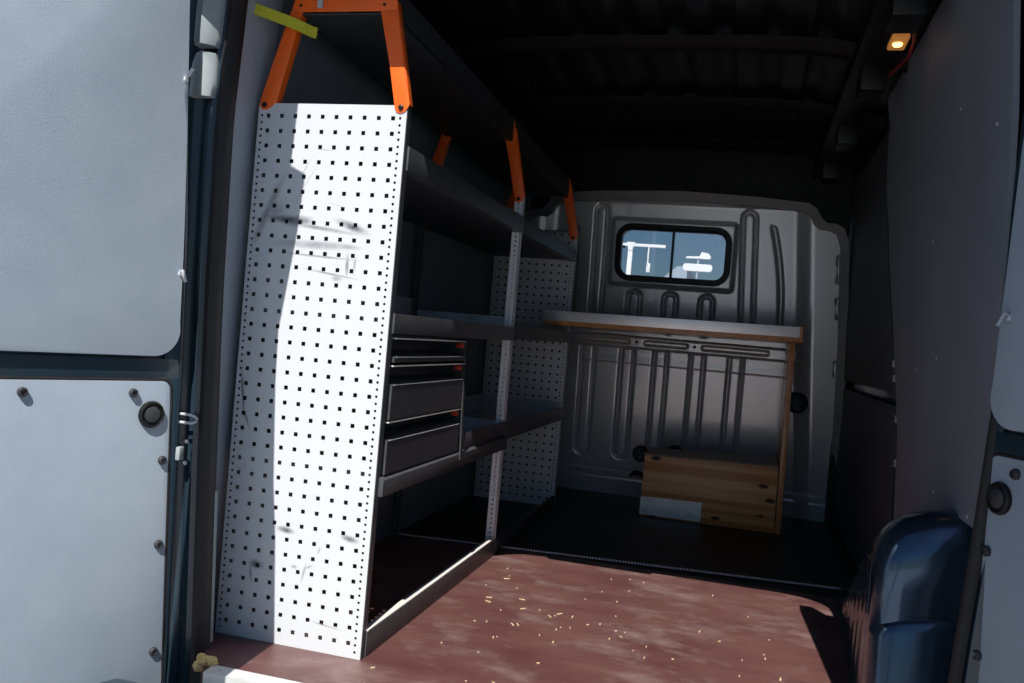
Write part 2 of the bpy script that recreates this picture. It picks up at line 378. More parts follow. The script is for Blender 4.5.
# grey hinge cover at the top of the left pillar, its lower bracket, the lock striker and bump stop
hb = MB()
hb.loft([[(lerp_tab(SEAL,z)-0.035-a, -0.150, z),(lerp_tab(SEAL,z)-0.035-a-wd*0.5, -0.175, z),(lerp_tab(SEAL,z)-0.035-a-wd, -0.155, z),(lerp_tab(SEAL,z)-0.035-a-wd, -0.13, z),(lerp_tab(SEAL,z)-0.035-a, -0.13, z)]
         for z, a, wd in ((1.455,0.004,0.052),(1.47,0.0,0.060),(1.52,0.0,0.062),(1.66,-0.004,0.066))])
hb.build('hinge_cover', 'hinge_grey', pl, smooth=60)
hb = MB()
hb.loft([[(lerp_tab(SEAL,z)-0.035-a, -0.142, z),(lerp_tab(SEAL,z)-0.035-a-wd*0.5, -0.160, z),(lerp_tab(SEAL,z)-0.035-a-wd, -0.145, z),(lerp_tab(SEAL,z)-0.035-a-wd, -0.125, z),(lerp_tab(SEAL,z)-0.035-a, -0.125, z)]
         for z, a, wd in ((1.335,0.002,0.060),(1.36,0.0,0.064),(1.415,0.004,0.060),(1.440,0.006,0.050))])
hb.build('hinge_leaf', 'hinge_grey', pl, smooth=60)
st = MB()
pth = []
for k in range(9):
    a = -PI/2+PI*k/8; pth.append((-0.432+0.016*math.cos(a)*1.4, -0.150, 0.557+0.010*math.sin(a)))
st.tube([(-0.462,-0.150,0.547)]+pth+[(-0.462,-0.150,0.567)], 0.0035, 8).build('lock_striker', 'pale_steel', pl)
MB().box(-0.462,-0.444,-0.158,-0.138,0.455,0.488).build('bump_stop', 'hinge_grey', pl, bevel=0.004)
for z in (0.50,0.448): MB().lathe((-0.440,-0.136,z),(0,-1,0),[(0.005,0),(0.005,0.003),(0.002,0.006),(0,0.006)],10).build('bolt', 'pale_steel', pl)
# grey kick strip beside the seal, and foam oozing out where the sill starts
structure(MB().loft([[(lerp_tab(SEAL,z)-0.034,-0.082,z),(lerp_tab(SEAL,z)-0.013,-0.078,z),(lerp_tab(SEAL,z)-0.013,-0.06,z),(lerp_tab(SEAL,z)-0.034,-0.06,z)] for z in (0.0,0.1,0.2,0.3,0.375)]).build('trim_11', 'hinge_grey', bevel=0.003))
fo = MB()
for i in range(16):
    c = Vector((-0.325+0.045*random.random(), -0.20+0.03*random.random(), -0.012+0.026*random.random())); r = 0.008+0.008*random.random()
    fo.lathe(c-Vector((0,0,r)), (0,0,1), [(0,0),(r*.7,r*.3),(r,r),(r*.7,r*1.7),(0,2*r)], 8)
tag(fo.build('sealing_foam', 'foam'), 'yellow-brown blob of dried foam at the left end of the aluminium sill strip', 'foam')
# aluminium sill strip along the rear edge of the floor
ss = MB(); ss.prism([(-0.238,-0.030),(-0.238,0.004),(-0.196,0.006),(-0.194,0.0),(-0.232,-0.002),(-0.232,-0.03)], lambda p,q,t: (t,p,q), -0.278, 1.22)
sill = structure(ss.build('trim_12', 'alu'))
for i in range(8): MB().lathe((-0.25+0.2*i,-0.216,0.0045),(0,0,1),[(0.004,0),(0.004,0.001),(0.001,0.0015),(0,0.0015)],10).build('screw', 'pale_steel', sill)

# ------------------------------------------------------------------ bulkhead
BY = lambda z: 2.85 - 0.1*z
OUT = [(1.343,0.0),(1.338,0.38),(1.318,0.89),(1.300,1.14),(1.276,1.42),(1.25,1.485),(1.215,1.503),(1.165,1.507),(1.135,1.535),(1.115,1.575),(1.075,1.598),(0.85,1.616),(0.44,1.630)]
OUT = OUT + [(0.88-x, z) for x, z in OUT[-2::-1]]
def inside(x, z):
    c = False; n = len(OUT)
    for i in range(n):
        (x0,z0),(x1,z1) = OUT[i], OUT[(i+1)%n]
        if (z0 > z) != (z1 > z) and x < x0+(x1-x0)*(z-z0)/(z1-z0): c = not c
    return c
WX0, WX1, WZ0, WZ1 = 0.130, 0.712, 1.178, 1.458
def sstep(a, b, t): t = max(0,min(1,(t-a)/(b-a))); return t*t*(3-2*t)
def pill(x, z, cx, hw, z0, z1):                            # distance-based bead with rounded ends
    zz = min(max(z, z0+hw), z1-hw); d = math.hypot(x-cx, z-zz); return 1-sstep(hw-0.012, hw+0.004, d)
def groove(x, z, cx, hw, z0, z1):
    zz = min(max(z, z0+hw), z1-hw); d = math.hypot(x-cx, z-zz)-hw; return math.exp(-(d/0.0075)**2)
def rbox(x, z, x0, x1, z0, z1, r, soft):
    dx = max(x0+r-x, 0, x-(x1-r)); dz = max(z0+r-z, 0, z-(z1-r)); return 1-sstep(r-soft, r, math.hypot(dx,dz)) if (dx or dz) else 1.0
LOWER = [(0.006,0.034),(0.222,0.034),(0.401,0.034),(0.595,0.034),(0.795,0.034)]
def relief(x, z):
    h = 0.0
    for cx, hw in (LOWER if z < 0.803 else ()): h -= 0.013*groove(x, z, cx, hw, 0.205, 0.99) + 0.004*pill(x, z, cx, hw, 0.205, 0.99)
    for cx in (0.234,0.426,0.618):
        h -= 0.014*groove(x, z, cx, 0.033, 0.905, 1.112)
    h += 0.018*rbox(x, z, 0.085, 0.752, 1.135, 1.503, 0.03, 0.022)
    h -= 0.016*groove(x, z, 0.83-0.055*(z-1), 0.032, 0.915, 1.56) + 0.004*pill(x, z, 0.83-0.055*(z-1), 0.030, 0.93, 1.56)
    h -= 0.010*pill(x, z, 0.995-0.10*(z-1)**2*3, 0.016, 0.93, 1.50)
    h -= 0.014*groove(x, z, 0.030, 0.030, 0.915, 1.56)
    h -= 0.010*pill(x, z, -0.10, 0.014, 0.93, 1.45)
    h += 0.022*rbox(x, z, -0.28, 1.10, 0.806, 0.876, 0.012, 0.010)
    for x0, x1 in ((-0.2,0.235),(0.305,0.545),(0.61,0.96)): h -= 0.008*rbox(x, z, x0, x1, 0.824, 0.858, 0.014, 0.010)
    q = rbox(x,z,-0.2,1.12,0.60,0.95,0.03,0.03)
    if 0.722 < z < 0.766: h += q*0.09*min(0.766-z, max(0,(z-0.722)*6))
    if 0.776 < z < 0.794: h += q*0.09*min(0.794-z, max(0,(z-0.776)*6))
    h += 0.03*(1-sstep(0.085,0.135,z)) - 0.012*(1-sstep(0.0,0.014,abs(z-0.125)))
    h += 0.03*sstep(1.14,1.24,x+0.08*z) + 0.03*sstep(-0.20,-0.32,x)       # side returns
    h += 0.035*sstep(1.575,1.60,z)
    for z0, z1 in ((1.22,1.36),(1.04,1.15),(0.75,0.83)): h -= 0.02*rbox(x, z, 1.262-0.06*(z-1), 1.283-0.06*(z-1), z0, z1, 0.008, 0.006)
    return h
bk = MB(); STEP = 0.006; nx = int(1.80/STEP); nz = int(1.64/STEP); V = {}
def bv(i, j):
    if (i,j) not in V:
        x = -0.46+i*STEP; z = j*STEP; V[(i,j)] = bk.bm.verts.new((x, BY(z)-relief(x,z), z))
    return V[(i,j)]
for i in range(nx):
    for j in range(nz):
        x = -0.46+(i+.5)*STEP; z = (j+.5)*STEP
        if not inside(x,z): continue
        if WX0+0.012 < x < WX1-0.012 and WZ0+0.012 < z < WZ1-0.012 and rbox(x,z,WX0,WX1,WZ0,WZ1,0.07,0.001) > 0.5: continue
        bk.bm.faces.new([bv(i,j), bv(i+1,j), bv(i+1,j+1), bv(i,j+1)])
wf = structure(bk.build('wall_front', 'primer', smooth=60))
fl = MB(); n = len(OUT); cx, cz = 0.44, 0.8                # welded flange round the edge of the pressing
rings = []
for (x, z) in OUT:
    dx, dz = (x-cx), (z-cz)*1.1; L_ = math.hypot(dx,dz); nxv, nzv = dx/L_, dz/L_
    if z < 1.2: nxv, nzv = (1 if x > cx else -1), 0
    xi, zi = x-0.034*nxv, z-0.034*nzv; xo, zo = x+0.012*nxv, z+0.012*nzv
    rings.append([(xi,BY(zi)-0.046,zi),(xo,BY(zo)-0.060,zo),(xo,BY(zo)+0.02,zo),(xi,BY(zi)+0.0,zi)])
fl.loft(rings).build('flange', 'flange_paint', wf, smooth=40)
for x, z in ((0.337,0.238),(0.519,0.262),(0.325,0.098)):
    MB().lathe((x,BY(z)-0.004,z),(0,-1,0.1),[(0.045,0),(0.045,0.010),(0.036,0.018),(0.026,0.016),(0.024,0.006),(0,0.006)],28).build('cap', 'black_plastic', wf)
    for k in range(3):
        a = 2*PI*k/3+0.4
        MB().lathe((x+0.012*math.cos(a),BY(z)-0.010,z+0.012*math.sin(a)),(0,-1,0.1),[(0.004,0),(0.004,0.003),(0,0.005)],8).build('rivet', 'pale_steel', wf)
for x in (0.270,0.577):
    MB().lathe((x,BY(0.84)-0.020,0.842),(0,-1,0.1),[(0.009,0),(0.009,0.003),(0.006,0.004),(0,0.004)],14).build('hole_plug', 'black_plastic', wf)
MB().lathe((1.115,BY(0.6)-0.02,0.60),(0,-1,0.1),[(0.055,0),(0.055,0.012),(0.04,0.02),(0,0.02)],28).build('grommet', 'green_plastic', wf)

# window in the bulkhead: rubber frame, divider, two panes
win = bpy.data.objects.new('window_1', None); C.objects.link(win); structure(win); win.location = (0.421, BY(1.318), 1.318)
off = (-0.421, -BY(1.318), -1.318)
fr = MB(); o_ = rrect(0.117,0.725,1.164,1.472,0.085,8); i_ = rrect(0.150,0.692,1.197,1.439,0.052,8)
YF = lambda z, d: BY(z)-d
rings = [[(x,YF(z,0.018),z) for x,z in o_],[(x,YF(z,0.034),z) for x,z in rrect(0.121,0.721,1.168,1.468,0.08,8)],[(x,YF(z,0.036),z) for x,z in rrect(0.144,0.698,1.191,1.445,0.058,8)],
         [(x,YF(z,0.028),z) for x,z in i_],[(x,YF(z,-0.03),z) for x,z in i_],[(x,YF(z,-0.03),z) for x,z in o_]]
rings.append(rings[0]); fr.loft(rings, caps=False).build('window_frame', 'black_plastic', win, off=off, merge=True)
def pane(x0, x1, d, nm):
    MB().hexa([(x0,YF(1.19,d),1.19),(x1,YF(1.19,d),1.19),(x1,YF(1.19,d-.004),1.19),(x0,YF(1.19,d-.004),1.19),(x0,YF(1.445,d),1.445),(x1,YF(1.445,d),1.445),(x1,YF(1.445,d-.004),1.445),(x0,YF(1.445,d-.004),1.445)]).build(nm, 'glass', win, off=off)
pane(0.145,0.428,0.006,'pane'); pane(0.414,0.697,-0.006,'pane')
MB().hexa([(0.414,YF(1.19,0.012),1.19),(0.426,YF(1.19,0.012),1.19),(0.426,YF(1.19,-.012),1.19),(0.414,YF(1.19,-.012),1.19),(0.414,YF(1.445,0.012),1.445),(0.426,YF(1.445,0.012),1.445),(0.426,YF(1.445,-.012),1.445),(0.414,YF(1.445,-.012),1.445)]).build('divider', 'black_plastic', win, off=off)
MB().lathe((0.163,YF(1.345,0.006),1.345),(0,-1,0.1),[(0.007,0),(0.007,0.008),(0.005,0.010),(0,0.010)],12).build('latch', 'black_plastic', win, off=off)

# driver's cab beyond the bulkhead: sides, headliner, dash and windscreen
structure(MB().box(-0.50,-0.44,2.9,4.1,-0.3,1.95).build('trim_13', 'dark_paint'))
structure(MB().box(1.34,1.40,2.9,4.1,-0.3,1.95).build('trim_14', 'dark_paint'))
hd = MB(); hd.prism([(2.9,1.93),(2.9,1.80),(3.4,1.78),(4.05,1.655),(4.10,1.66),(4.10,1.93)], lambda p,q,t: (t,p,q), -0.50, 1.40)
structure(hd.build('trim_15', 'dark_paint'))
structure(MB().prism([(2.9,-0.3),(2.9,0.2),(3.9,0.35),(4.1,0.85),(4.9,0.75),(4.9,-0.3)], lambda p,q,t: (t,p,q), -0.50, 1.40).build('trim_16', 'dark_paint'))

# ------------------------------------------------------------------ rear doors, folded open
def rear_door(name, H, d, n, edge, up, low, upz, lowz, plug, bolts, hooks, mir):
    # H hinge point, d direction away from the hinge, n inner-face normal; (s, z) are door coordinates
    d = Vector((*d,0)).normalized(); n = Vector((*n,0)).normalized(); H = Vector((*H,0))
    o = bpy.data.objects.new(name, None); C.objects.link(o); structure(o); o.location = H + Vector((0,0,-0.12))
    P = lambda s, z, h: tuple(H + d*s + n*h + Vector((0,0,z)) - o.location)
    W = 0.78; TOP = 1.74
    pol = [(lerp_tab(edge,z)-0.0,z) for z in [-0.12+0.145*k for k in range(14)]]
    pol = [(s,z) for s,z in pol if z < TOP-0.1]
    cr = [(lerp_tab(edge,TOP)+0.10-0.10*math.cos(a)*1.0, TOP-0.10+0.10*math.sin(a)) for a in [PI/2*k/6 for k in range(7)]]
    pol = pol + cr + [(W-0.08,TOP),(W,TOP-0.1),(W,-0.12)]
    MB().prism(pol, lambda s,z,t: P(s,z,t), -0.055, -0.012).build('door_leaf', 'teal_paint', o, bevel=0.006, smooth=30)
    # raised inner frame around the two boards
    def brd(tab, z0, z1, r_lo, r_hi, inset=0.0):
        L_ = []
        s0 = lambda z: lerp_tab(tab, z) + inset
        for k in range(9):
            a = PI/2*k/8; L_.append((s0(z0+inset)+r_lo*(1-math.sin(a)), z0+inset+r_lo*(1-math.cos(a))))
        for k in range(1, 12): L_.append((s0(z0+(z1-z0)*k/12), z0+(z1-z0)*k/12))
        L_ = [p for i,p in enumerate(L_) if i < 9 or (z0+r_lo < p[1] < z1-r_hi)]
        for k in range(9):
            a = PI/2*k/8; L_.append((s0(z1)+r_hi*(1-math.cos(a)), z1-inset-r_hi*(1-math.sin(a))))
        return L_ + [(W-0.09,z1-inset),(W-0.06,z1-0.04),(W-0.06,z0+0.04),(W-0.09,z0+inset)]
    # frame pieces: mid rail, hinge stile
    rail_lo, rail_hi = lowz+0.004, upz-0.006
    MB().prism([(lerp_tab(edge,.6)+0.006,rail_lo),(lerp_tab(edge,.8)+0.006,rail_hi),(W-0.03,rail_hi),(W-0.03,rail_lo)], lambda s,z,t: P(s,z,t), -0.014, -0.002).build('mid_rail', 'teal_paint', o, bevel=0.005)
    zz = [-0.115+0.055*k for k in range(30)]
    stl = [(lerp_tab(edge,z)+0.003,z) for z in zz] + [((lerp_tab(low,z) if z < lowz else lerp_tab(up,z))-0.005+(0.03 if lowz-0.01 < z < upz+0.06 else 0),z) for z in zz[::-1]]
    MB().prism(stl, lambda s,z,t: P(s,z,t), -0.016, -0.003).build('hinge_stile', 'teal_paint', o, bevel=0.003)
    b1 = MB().prism(brd(up, upz, TOP-0.07, 0.062, 0.06), lambda s,z,t: P(s,z,t), -0.013, 0.012).build('upper_board', 'door_board', o, bevel=0.0015, smooth=30)
    b2 = MB().prism(brd(low, -0.10, lowz, 0.02, 0.022), lambda s,z,t: P(s,z,t), -0.013, -0.001).build('lower_board', 'door_board', o, bevel=0.0015, smooth=30)
    gk = brd(low, -0.10, lowz, 0.02, 0.022)
    MB().tube([P(s-0.003,z+(0.003 if z > lowz-0.03 else 0),-0.004) for s,z in gk[8:]], 0.0035, 8).build('edge_gasket', 'rubber', o)
    ns = Vector(P(0,0,1))-Vector(P(0,0,0))
    s, z, r = plug
    pg = MB().lathe(P(s,z,-0.002), ns, [(r,0),(r*1.02,0.005),(r*0.97,0.009),(r*0.86,0.011),(r*0.80,0.007),(r*0.62,0.006),(r*0.5,0.008),(0,0.010)], 32).build('plug', 'black_plastic', o)
    MB().lathe(P(s,z,0.004), ns, [(r*0.62,0),(r*0.60,0.004),(r*0.4,0.007),(0,0.008)], 20).build('plug_core', 'grey_plastic', pg)
    for s, z in bolts:
        MB().lathe(P(s,z,-0.002), ns, [(0.0105,0),(0.0105,0.006),(0.009,0.009),(0.006,0.010),(0.0055,0.007),(0,0.007)], 18).build('bolt', 'grey_plastic', b2)
    for s, z, h in hooks:
        MB().tube([P(s,z,0.008),P(s,z+0.004,0.022),P(s-0.005,z+0.022*h,0.03)], 0.004, 8).build('clip', 'pale_steel', o)
        MB().lathe(P(s-0.001,z-0.004,0.010), ns, [(0.007,0),(0.007,0.003),(0.003,0.006),(0,0.006)], 12).build('clip_washer', 'pale_steel', o)
    return o
rear_door('door_1', (-.49,-.25), (-.388,-.922), (.922,-.388),
          [(-.12,-.126),(.65,-.100),(1.0,-.085),(1.54,-.037),(1.75,-.02)],
          [(.70,-.076),(.958,-.067),(1.25,-.050),(1.54,-.029),(1.7,-.02)], [(-.10,-.110),(.30,-.088),(.62,-.071),(.66,-.069)], .705, .646,
          (-.025,.568,.031), ((.265,.620),(.023,.618),(-.063,.458),(-.071,.257),(-.081,-.002)), ((-.062,.905,-1),(-.035,1.355,1)), False)
rear_door('door_2', (1.38,-.25), (.407,-.914), (-.914,-.407),
          [(-.12,-.172),(.65,-.172),(1.2,-.168),(1.54,-.150),(1.75,-.13)],
          [(.70,-.158),(.976,-.146),(1.3,-.13),(1.7,-.10)], [(-.10,-.149),(.68,-.157)], .730, .677,
          (-.120,.598,.031), ((-.084,.650),(-.141,.492),(-.140,.291),(-.138,.05),(.15,.65)), ((-.125,.945,-1),), True)

# ------------------------------------------------------------------ wheel arch
wa = MB()
prof = [(0.078,0.0),(0.099,0.13),(0.120,0.262),(0.123,0.276),(0.138,0.286),(0.132,0.36),(0.130,0.44),(0.146,0.49),(0.185,0.518),(0.24,0.524),(0.32,0.510),(0.45,0.470),(0.58,0.405),(0.72,0.31),(0.86,0.20),(0.98,0.09),(1.06,0.0)]
nrm = []
rings = []
for x, ins, zs_ in ((1.37,0.0,1.0),(1.30,0.0,0.975),(1.245,0.0,0.925),(1.218,0.004,0.885),(1.202,0.014,0.855),(1.193,0.030,0.83),(1.188,0.050,0.81)):
    ring = []
    for y, z in prof:
        ring.append((x - (0.018 if x < 1.28 else 0) + (0.055*(y-0.14) if x < 1.34 else 0), y + ins*(1 if y < 0.3 else (-0.8 if z > 0 else -0.3)), z*zs_ - (0.5*ins if z > 0.3 else 0)))
    rings.append(ring)
wa.loft(rings)
arch = structure(wa.build('trim_17', 'arch', smooth=50))
# fluted kick plate closing the side of the arch, with a bright foot line
kp = MB(); L_ = [(1.172+0.055*(y-0.14)-(0.005 if int((y-0.15)/0.06)%2 else -0.002), y) for y in [0.25+0.02*k for k in range(55)]]
def kz(y): return max(0.05, lerp_tab([(0.15,0.38),(0.45,0.34),(0.72,0.22),(0.98,0.09),(1.1,0.05),(1.5,0.05)], y))
kp.loft([[(x,y,0.002),(x,y,kz(y)),(x+0.01,y,kz(y)),(x+0.01,y,0.002)] for x, y in L_]).build('kick_plate', 'arch', arch, smooth=50)
MB().loft([[(x-0.012,y,0.0),(x-0.012,y,0.012),(x+0.004,y,0.012),(x+0.004,y,0.0)] for x, y in ((1.170,0.15),(1.200,0.70),(1.235,1.30))]).build('foot_strip', 'grey_plastic', arch)

# ================================================================== shelving rack along the left wall
def perforated(x0, x1, z1, cols, rows, small, th=0.0015):
    """sheet in the xz plane (front at y=0) with square and round punchings right through"""
    b = MB()
    def q(*p): b.face(p)
    def cell(xa, xb, za, zb, cx, cz, kind):
        if kind is None:
            for y in (0,th): q((xa,y,za),(xb,y,za),(xb,y,zb),(xa,y,zb))
            return
        if kind == 'sq':
            h = 0.0052; O = [(xa,za),(xb,za),(xb,zb),(xa,zb)]; I = [(cx-h,cz-h),(cx+h,cz-h),(cx+h,cz+h),(cx-h,cz+h)]
        else:
            h = 0.0036; mx, mz = cx, cz
            O = [(xa,za),(mx,za),(xb,za),(xb,mz),(xb,zb),(mx,zb),(xa,zb),(xa,mz)]
            I = [(cx+h*math.cos(a),cz+h*math.sin(a)) for a in [-3*PI/4+PI/4*k for k in range(8)]]
        n = len(O)
        for i in range(n):
            j = (i+1)%n
            for y in (0,th): q((*O[i][:1],y,O[i][1]),(O[j][0],y,O[j][1]),(I[j][0],y,I[j][1]),(I[i][0],y,I[i][1]))
            q((I[i][0],0,I[i][1]),(I[j][0],0,I[j][1]),(I[j][0],th,I[j][1]),(I[i][0],th,I[i][1]))
    edges = []
    for cxs in small: edges.append((cxs-0.005, cxs+0.005, cxs, 'rd'))
    if cols:
        lo = min(c for c in small)+0.005; hi = max(c for c in small)-0.005
        for i, c in enumerate(cols):
            a = lo if i == 0 else (cols[i-1]+c)/2; e = hi if i == len(cols)-1 else (cols[i+1]+c)/2
            edges.append((a, e, c, 'sq'))
    edges.sort()
    if edges[0][0] > x0: edges.insert(0, (x0, edges[0][0], None, None))
    if edges[-1][1] < x1: edges.append((edges[-1][1], x1, None, None))
    for xa, xb, c, kind in edges:
        if kind is None: cell(xa, xb, 0, z1, 0, 0, None); continue
        zz = rows if kind == 'sq' else [0.016+0.0175*k for k in range(int((z1-0.035)/0.0175)+1)]
        half = 0.019 if kind == 'sq' else 0.00875
        cell(xa, xb, 0, zz[0]-half, 0, 0, None); cell(xa, xb, zz[-1]+half, z1, 0, 0, None)
        for z in zz: cell(xa, xb, z-half, z+half, c, z, kind)
    return b
COLS = [-0.378+0.038*k for k in range(10)]; ROWS = [0.036+0.038*k for k in range(35)]
rack = thing('shelving_rack', 'tall shelving rack with white perforated end panels and orange brackets along the left wall', 'shelving', (0,0,0))
ep = perforated(-0.408, 0.0, 1.36, COLS, ROWS, (-0.3965,-0.0175)).build('side_panel', 'white_powder', rack, smooth=0, merge=False)
ep['label'] = 'white perforated end panel with black scuff marks'
MB().box(-0.0012,0.0012,0.0,0.024,0,1.36).build('edge_flange', 'graphite', ep)
MB().box(-0.4092,-0.4068,0.0,0.024,0,1.36).build('edge_flange', 'graphite', ep)
ep2 = perforated(-0.408, 0.0, 1.34, COLS, ROWS, (-0.3965,-0.0175)).build('side_panel', 'white_plain', rack, smooth=0)
ep2.location = (0,2.215,0.0045)
MB().box(-0.0012,0.0012,0.0,0.03,0,1.34).build('edge_flange', 'white_plain', ep2)
MB().box(-0.406,-0.002,0.030,0.032,0,1.34).build('shade_sheet', 'black_plastic', ep2)  # black sheet added to stand for the shade seen through the punched holes
# middle frame: perforated front and back posts
pp = perforated(-0.031, 0.0, 1.335, None, None, (-0.0155,)).build('post', 'post_white', rack, smooth=0); pp.location = (0,1.150,0)
MB().box(-0.0015,0.0,0.0,0.03,0,1.335).build('post_flange', 'post_white', pp)
pb = perforated(-0.031, 0.0, 1.335, None, None, (-0.0155,)).build('post', 'graphite', rack, smooth=0); pb.location = (-0.377,1.150,0)
# shelves: pale tray with a dark front lip
def shelf(y0, y1, zb, zt, zfloor, back, crease=None, lipmat='graphite', tray='pale_steel'):
    s = MB(); s.box(-0.405,-0.004,y0,y1,zfloor-0.004,zfloor); s.box(-0.405,-0.401,y0,y1,zfloor,back)
    s.box(-0.40,-0.006,y1-0.004,y1,zfloor,min(back,zfloor+0.077)); s.box(-0.40,-0.006,y0,y0+0.004,zfloor,zfloor+0.03)
    sh = s.build('shelf', tray, rack)
    l = MB()
    if crease: pr = [(-0.004,zt),(0.002,zt),(0.002,crease),(0.013,crease-0.006),(0.013,zb),(-0.012,zb),(-0.012,zb+0.003),(-0.004,zb+0.003)]
    else: pr = [(-0.002,zt),(0.006,zt),(0.006,zb),(-0.03,zb),(-0.03,zb+0.003),(-0.002,zb+0.003)]
    if crease and y0 < 0.1:                                # upper fold only shows clear of the drawer cabinet
        pr = [(-0.004,crease),(0.002,crease),(0.013,crease-0.006),(0.013,zb),(-0.012,zb),(-0.012,zb+0.003),(-0.004,zb+0.003)]
        l.box(-0.004,0.002,0.628,y1,crease,zt)
    l.prism(pr, lambda p,q,t: (p,t,q), y0, y1).build('shelf_lip', lipmat, sh, bevel=0.0008)
    return sh
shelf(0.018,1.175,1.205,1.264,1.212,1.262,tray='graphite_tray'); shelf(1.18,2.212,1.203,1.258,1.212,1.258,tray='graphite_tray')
shelf(0.018,1.175,0.803,0.853,0.812,0.93); shelf(1.18,2.212,0.808,0.862,0.815,0.89)
shelf(0.018,1.175,0.400,0.501,0.446,0.50,0.447); shelf(1.18,2.212,0.432,0.492,0.44,0.52)
# base rails
br = MB(); br.prism([(-0.012,0.0),(0.004,0.0),(0.004,0.066),(-0.012,0.066)], lambda p,q,t: (p,t,q), 0.02, 1.165); rail = br.build('base_rail', 'graphite', rack, bevel=0.001)
MB().box(-0.014,0.006,0.02,1.150,0.066,0.069).build('rail_cap', 'bright_edge', rail)
MB().box(-0.010,0.004,1.182,2.212,0.0105,0.058).build('base_rail', 'graphite_tray', rack)
# roof tray across the tops of the brackets
t = MB(); dz = -0.06
def trb(x0,x1,z0,z1): t.hexa([(x0,0.001,z0),(x1,0.001,z0),(x1,2.24,z0+dz),(x0,2.24,z0+dz),(x0,0.001,z1),(x1,0.001,z1),(x1,2.24,z1+dz),(x0,2.24,z1+dz)])
trb(-0.325,-0.058,1.583,1.587); trb(-0.325,-0.321,1.583,1.66); trb(-0.062,-0.058,1.571,1.652); trb(-0.075,-0.062,1.571,1.575)
t.build('roof_tray', 'graphite_tray', rack)
# orange brackets
def bracket(y, head=1.675):
    b = MB(); th = 0.003; yy = -th
    R_ = [(-0.033,1.352),(-0.028,1.343),(-0.018,1.340),(-0.006,1.344),(0.003,1.356),(0.005,1.365),(-0.020,1.463),(-0.0465,1.592),(-0.092,1.592),(-0.057,1.463)]
    L_ = [(-0.404,1.352),(-0.396,1.343),(-0.385,1.342),(-0.374,1.348),(-0.356,1.365),(-0.339,1.440),(-0.3045,1.592),(-0.337,1.592),(-0.373,1.472),(-0.402,1.37)]
    b.prism([(-0.337,1.590),(-0.0465,1.590),(-0.056,head),(-0.312,head)], lambda p,q,t: (p,t,q), yy, 0)
    o = b.build('bracket', 'orange_paint', rack, bevel=0.0008)
    for poly, fe in ((R_, ((0.005,1.362),(-0.050,1.615))), (L_, ((-0.358,1.36),(-0.3045,1.59)))):
        lg = MB(); lg.prism(poly, lambda p,q,t: (p,t,q), yy, 0)
        (xa,za),(xb,zb) = fe
        lg.hexa([(xa-0.003,0,za),(xa,0,za),(xa,0.022,za),(xa-0.003,0.022,za),(xb-0.003,0,zb),(xb,0,zb),(xb,0.022,zb),(xb-0.003,0.022,zb)])
        leg = lg.build('bracket_leg', 'orange_paint', o, bevel=0.0006)
        px = -0.016 if poly is R_ else -0.389
        MB().lathe((px,yy-0.001,1.354),(0,-1,0),[(0.0065,0),(0.0065,0.003),(0.004,0.0045),(0,0.0045)],14).build('screw', 'black_plastic', o)
    for px in (-0.311,-0.083): MB().lathe((px,yy,1.606),(0,-1,0),[(0.004,0),(0.004,0.001),(0,0.001)],12).build('rivet', 'black_plastic', o)
    MB().box(-0.262,-0.248,yy-0.008,yy,1.598,1.625).build('keeper', 'pale_steel', o, bevel=0.002)
    o.location = (0,y,0); return o
bracket(0.0)
o2 = bracket(0.0,1.64); o2.location = (0,1.150,-0.026)
o3 = bracket(0.0,1.64); o3.location = (0,2.212,-0.035)

# drawer cabinet between the shelves
CAB = (-0.0,0.318,0.447)
cab = thing('drawer_cabinet', 'dark grey three-drawer cabinet fitted between the shelves behind the white end panel', 'drawers', (-0.2,0.318,0.43))
co = (0.2,-0.318,-0.43)
k = MB(); k.box(-0.38,0.0015,0.608,0.620,0.449,0.800); k.box(-0.38,-0.004,0.0255,0.034,0.449,0.800); k.box(-0.38,-0.004,0.034,0.608,0.794,0.800); k.box(-0.38,-0.376,0.034,0.608,0.449,0.794); k.box(-0.38,-0.01,0.034,0.608,0.4485,0.4507)
k.hexa([(0.0137,0.604,0.425),(0.018,0.604,0.425),(0.018,0.624,0.425),(0.0137,0.624,0.425),(0.0015,0.608,0.72),(0.005,0.608,0.72),(0.005,0.622,0.72),(0.0015,0.622,0.72)])
k.build('carcass', 'graphite_tray', cab, off=co)
for zb, zl, zt in ((0.732,0.746,0.793),(0.588,0.676,0.724),(0.451,0.537,0.583)):
    d = MB(); d.prism([(0.006,zb),(0.006,zl-0.002),(0.002,zl),(-0.026,zl+0.006),(-0.062,zl+0.012),(-0.066,zt-0.006),(-0.016,zt-0.003),(-0.072,zt-0.002),(-0.072,zb)], lambda p,q,t: (p,t,q), 0.038, 0.604)
    d.box(-0.36,-0.073,0.045,0.598,zb+0.002,zt-0.008)
    dr = d.build('drawer', 'graphite', cab, off=co)
    MB().box(-0.036,0.0065,0.036,0.604,zt-0.0028,zt).build('top_edge', 'bright_edge', dr, off=co)
    MB().box(0.005,0.0068,0.050,0.602,zl-0.0018,zl-0.0004).build('grip_lip', 'pale_steel', dr, off=co)
    MB().box(-0.02,0.002,0.584,0.598,zt-0.022,zt-0.008).build('latch', 'red_plastic', dr, off=co, bevel=0.002)

# yellow lashing strap round the front bracket
sp = MB(); sp.strip([(-0.436,-0.075,1.590),(-0.40,-0.050,1.578),(-0.34,-0.028,1.562),(-0.30,-0.016,1.549),(-0.288,-0.008,1.545),(-0.280,0.006,1.543),(-0.268,0.012,1.541)], 0.028, 0.0025, (0.05,0.12,1))
tag(sp.build('lashing_strap', 'yellow_web', smooth=40), 'yellow webbing strap tied from the wall round the left leg of the front orange bracket', 'strap')

